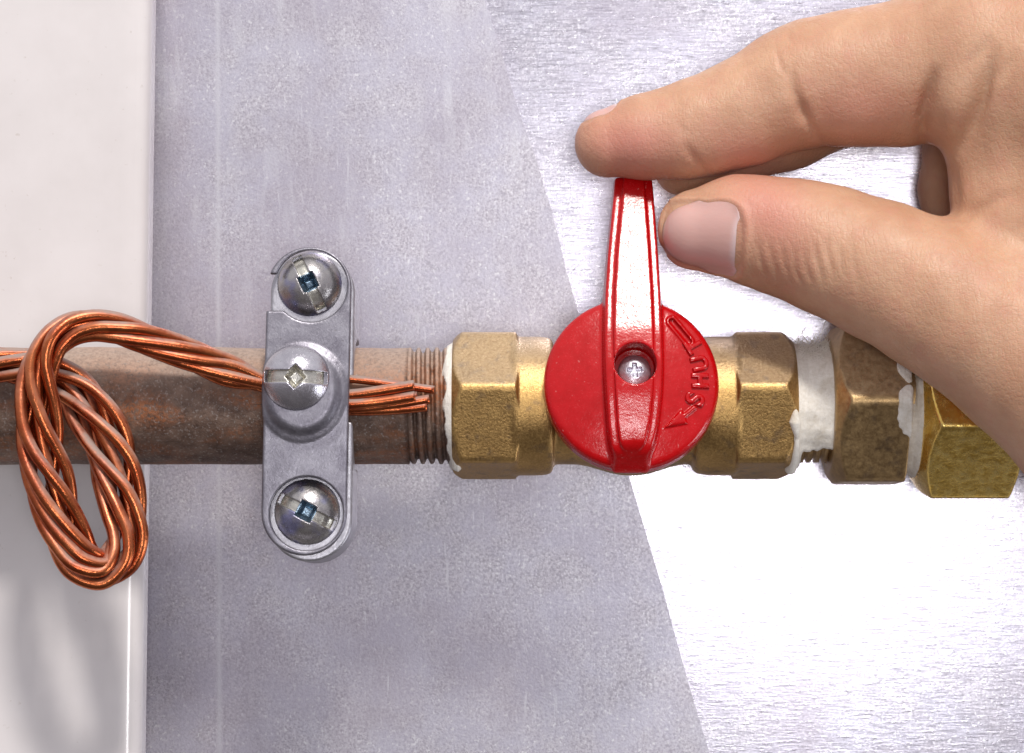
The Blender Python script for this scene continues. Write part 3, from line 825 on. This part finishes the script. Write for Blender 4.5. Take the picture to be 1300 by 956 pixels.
# light smoothing keeps it fleshy where the fingers meet the palm
def vnormals(v, q):
    e1 = v[q[:,2]]-v[q[:,0]]; e2 = v[q[:,3]]-v[q[:,1]]; fn = np.cross(e1, e2); n_ = np.zeros_like(v)
    for k in range(4):
        for a in range(3): n_[:,a] += np.bincount(q[:,k], fn[:,a], len(v))
    return n_/np.maximum(np.linalg.norm(n_, axis=1), 1e-9)[:,None]
def relax(v, q, it, lam=.5):
    for _ in range(it):
        s = np.zeros_like(v); c = np.zeros(len(v))
        for k in range(4):
            i0, i1 = q[:,k], q[:,(k+1)%4]
            for a in range(3): s[:,a] += np.bincount(i0, v[i1,a], len(v)) + np.bincount(i1, v[i0,a], len(v))
            c += np.bincount(i0, minlength=len(v)) + np.bincount(i1, minlength=len(v))
        v = v + lam*(s/np.maximum(c, 1)[:,None]-v)
    return v
v = relax(v, q, 4)
nv = vnormals(v, q)
if (nv[:,1]*(v[:,1] < -150)).sum() > 0: nv = -nv; q = q[:, ::-1]
def to_px(v):
    d = v-CAM; z = d@FWD; return np.stack([650+d[:,0]/z*D, 478-(d@UP)/z*D], 1)
pxy = to_px(v)
front = np.clip((-nv[:,1]+.35)/.5, 0, 1)
def pl_dist(p, line):
    line = np.asarray(line, float); best = np.full(len(p), 1e9); tt = np.zeros(len(p)); n_ = len(line)-1; cum = np.r_[0, np.cumsum(np.linalg.norm(np.diff(line, axis=0), axis=1))]
    for i in range(n_):
        a, b = line[i], line[i+1]; ab = b-a; t = np.clip(((p-a)@ab)/(ab@ab), 0, 1)
        d = np.linalg.norm(p-a-t[:,None]*ab, axis=1); m = d < best; best[m] = d[m]; tt[m] = (cum[i]+t[m]*(cum[i+1]-cum[i]))/cum[-1]
    return best, tt
creases = [  # pixels of the photograph, width, depth
    ([(868,175),(877,195),(890,212),(905,226)], 6, 3.2), ([(862,150),(868,178)], 5, 1.2),
    ([(1002,80),(1008,115),(1020,145),(1036,172),(1056,192)], 7, 5.5), ([(984,55),(990,80),(998,100)], 4, 1.6), ([(1000,38),(1004,60)], 4, 1.4),
    ([(1010,128),(1024,160)], 18, 2.5),
    ([(1190,80),(1180,115),(1171,150),(1172,200)], 9, 11), ([(1215,205),(1232,165),(1246,125),(1256,85),(1266,50)], 10, 11),
    ([(1222,90),(1240,70),(1262,40)], 7, 2.5), ([(1260,110),(1275,90),(1292,60)], 7, 2.0),
    ([(1209,292),(1228,275),(1262,255),(1300,240)], 8, 3.5), ([(1212,200),(1214,250),(1209,292)], 7, 3.0),
    ([(1032,300),(1037,330),(1047,368)], 3.4, 2.0), ([(1020,308),(1023,340),(1036,372)], 3.2, 1.5), ([(1008,310),(1010,345),(1022,372)], 3.2, 1.6),
    ([(1046,296),(1053,330),(1060,362)], 3.4, 1.5), ([(962,300),(965,330),(975,362)], 4, 1.8), ([(975,296),(980,330),(992,366)], 3.5, 1.4), ([(1062,300),(1068,330),(1072,356)], 3.4, 1.0),
    ([(990,300),(996,335),(1006,368)], 3.2, 1.3), ([(1080,300),(1086,340),(1092,380)], 4, .8),
    ([(1110,330),(1160,380),(1210,440)], 22, 1.6), ([(1240,330),(1290,360),(1330,400)], 16, 2.2)]
disp = np.zeros(len(v))
for ln, wd, am in creases:
    d, t = pl_dist(pxy, ln); disp -= am*np.exp(-(d/wd)**2)*np.sin(np.clip(t, 0, 1)*math.pi)**1.2*front
for (cx, cy, rx, ry, am) in [(1095,160,60,30,4),(1214,145,20,52,14),(950,195,55,26,3),(830,195,50,28,2.5),(1192,150,14,34,4),(960,255,50,28,3),(1265,180,16,60,3)]:
    disp += am*np.exp(-((pxy[:,0]-cx)/rx)**2-((pxy[:,1]-cy)/ry)**2)*front
disp += snoise(v, 55, 61)*1.2
# nails: a patch on a finger given by its axis
def nail_frame(tipc, along, phi0):
    A = P(*tipc[:3]); B = P(*along[:3]); ax = B-A; L = np.linalg.norm(ax); ax /= L
    f = np.array([0,-1.,0]); f -= ax*(f@ax); f /= np.linalg.norm(f); u = np.cross(ax, f)
    if u[2] < 0: u = -u
    n0 = f*math.cos(phi0)+u*math.sin(phi0); side = -f*math.sin(phi0)+u*math.cos(phi0)
    return A, ax, n0, side, L
NAILS = [dict(fr=nail_frame((887,291,104), (975,297,114), R(-27)), s0=-1.10, s1=58, half=R(60), r=PR(51.5,104), am=1.0, label='pinkish thumb nail with a pale half moon'),
         dict(fr=nail_frame((774,181,92), (868,167,97), R(103)), s0=-.80, s1=20, half=R(56), r=PR(46,92), am=.35, label='nail on the upper side of the index fingertip')]
def nail_coords(fr, p, r):
    A, ax, n0, side, L = fr
    d = p-A; s = d@ax; a = d@n0; b = d@side; rad = np.hypot(a, b)
    phi = np.arctan2(b, a)
    lat = np.arctan2(-s, np.maximum(rad, 1e-6))
    sp = np.where(s < 0, -lat*r, s)       # running length along the finger, negative round the tip
    return sp, phi*np.clip(rad/r, .0, 1.15), d
def nail_inside(sp, phi, nl):
    s0 = nl['s0']*nl['r']; s1 = nl['s1']; m = (s0+s1)/2; hl = (s1-s0)/2
    x = (sp-m)/hl; y = phi/nl['half']
    return (np.abs(x)**3.2 + np.abs(y)**3.2)**(1/3.2)      # <1 inside
vv0 = v + nv*disp[:,None]
for nl in NAILS:
    near = np.linalg.norm(vv0-nl['fr'][0], axis=1) < 130
    sp, phi, d = nail_coords(nl['fr'], vv0, nl['r']); m = nail_inside(sp, phi, nl)
    facing = (d@nl['fr'][2] > -20)
    push = nl['am']*-3.2*np.clip((1.04-m)/.08, 0, 1) + nl['am']*2.2*np.exp(-((m-1.10)/.07)**2)*np.where(sp > nl['s0']*nl['r']*.75, 1, .2)
    disp += np.where(near & facing, push, 0)
v = v + nv*disp[:,None]
hand = link('hand', raw_mesh('hand', v-FC, q), M['skin'], None, None, FC)
tag(hand, 'right hand pinching the red handle between thumb and index finger', 'hand')
def fattr(me, name, val):
    a = me.attributes.new(name, 'FLOAT', 'POINT'); a.data.foreach_set('value', np.asarray(val, np.float32))
pk = np.zeros(len(v))
for (cx, cy, rx, ry, am) in [(800,185,65,40,.8),(940,195,50,35,.5),(1090,140,75,45,.45),(960,262,50,40,.6),(860,330,40,40,.5),(1000,300,40,60,.35)]:
    pk += am*np.exp(-((pxy[:,0]-cx)/rx)**2-((pxy[:,1]-cy)/ry)**2)
kn = .05 + .9*np.exp(-((pxy[:,0]-1025)/42)**2-((pxy[:,1]-325)/50)**2) + .2*np.exp(-((pxy[:,0]-1010)/26)**2-((pxy[:,1]-60)/40)**2) + .0*np.exp(-((pxy[:,0]-1250)/60)**2-((pxy[:,1]-120)/90)**2)
if len(hand.data.vertices) == len(v):
    fattr(hand.data, 'pink', np.clip(pk, 0, 1)); fattr(hand.data, 'knuckle', np.clip(kn, 0, 1))
bvh = BVHTree.FromPolygons([Vector(p) for p in v[(np.linalg.norm(v-NAILS[0]['fr'][0], axis=1) < 1e9)]], q.tolist()) 
for nl in NAILS:
    A, ax, n0, side, L = nl['fr']; r = nl['r']
    ns, nt = 34, 30; G = []; lun = []; fre = []
    s0 = nl['s0']*r; s1 = nl['s1']
    for i in range(ns):
        for j in range(nt):
            a = -1+2*i/(ns-1); b = -1+2*j/(nt-1)
            # square to superellipse
            k = max(abs(a), abs(b)); pn = (abs(a)**3.2+abs(b)**3.2)**(1/3.2); sc_ = (k/pn if pn > 0 else 1)*1.0
            x, y = a*sc_*.99, b*sc_*.99
            sp = (s0+s1)/2 + x*(s1-s0)/2; phi = y*nl['half']
            rd = n0*math.cos(phi)+side*math.sin(phi)
            if sp < 0: an = -sp/r; dr = rd*math.cos(an) - ax*math.sin(an); o = A
            else: dr = rd; o = A + ax*sp
            hit = bvh.ray_cast(Vector(o+dr*160), Vector(-dr), 200)
            pt = np.array(hit[0]) if hit[0] is not None else o+dr*r
            edge_ = max(abs(a), abs(b))
            lift = 2.0*(1-edge_**6) - .1
            lift -= 3.2*np.clip((x-.78)/.2, 0, 1)**1.5
            G.append(pt + dr*lift); 
            lx = (sp-(s1-17))/17; lun.append(np.clip((lx - .9*(y*y))*2.2 + .15, 0, 1)); fre.append(np.clip((-(x)-.86)*14, 0, 1))
    G = np.array(G); I_ = lambda i, j: i*nt+j
    # smooth out ray noise
    Gg = G.reshape(ns, nt, 3)
    for _ in range(6): Gg[1:-1,1:-1] = .5*Gg[1:-1,1:-1] + .125*(Gg[:-2,1:-1]+Gg[2:,1:-1]+Gg[1:-1,:-2]+Gg[1:-1,2:])
    G = Gg.reshape(-1, 3)
    inner = G - np.array([0, 0, 0])
    cen = A + ax*(s0+s1)/2; dirs = G-cen; dirs /= np.linalg.norm(dirs, axis=1)[:,None]
    B = G - dirs*4.5
    Q = []
    for i in range(ns-1):
        for j in range(nt-1):
            Q.append((I_(i,j), I_(i+1,j), I_(i+1,j+1), I_(i,j+1))); m_ = ns*nt
            Q.append((m_+I_(i,j), m_+I_(i,j+1), m_+I_(i+1,j+1), m_+I_(i+1,j)))
    bd = [I_(0,j) for j in range(nt)]+[I_(i,nt-1) for i in range(1,ns)]+[I_(ns-1,j) for j in range(nt-2,-1,-1)]+[I_(i,0) for i in range(ns-2,0,-1)]
    for a_, b_ in zip(bd, bd[1:]+bd[:1]): Q.append((a_, b_, m_+b_, m_+a_))
    VV = np.vstack([G, B]); Q = np.array(Q)
    o = part('fingernail', VV, Q, M['nail'], hand); o['label'] = nl['label']
    bm = bmesh.new(); bm.from_mesh(o.data); bmesh.ops.recalc_face_normals(bm, faces=bm.faces); bm.to_mesh(o.data); bm.free()
    if len(o.data.vertices) == len(VV):
        fattr(o.data, 'lunula', lun+lun); fattr(o.data, 'free_edge', fre+fre)
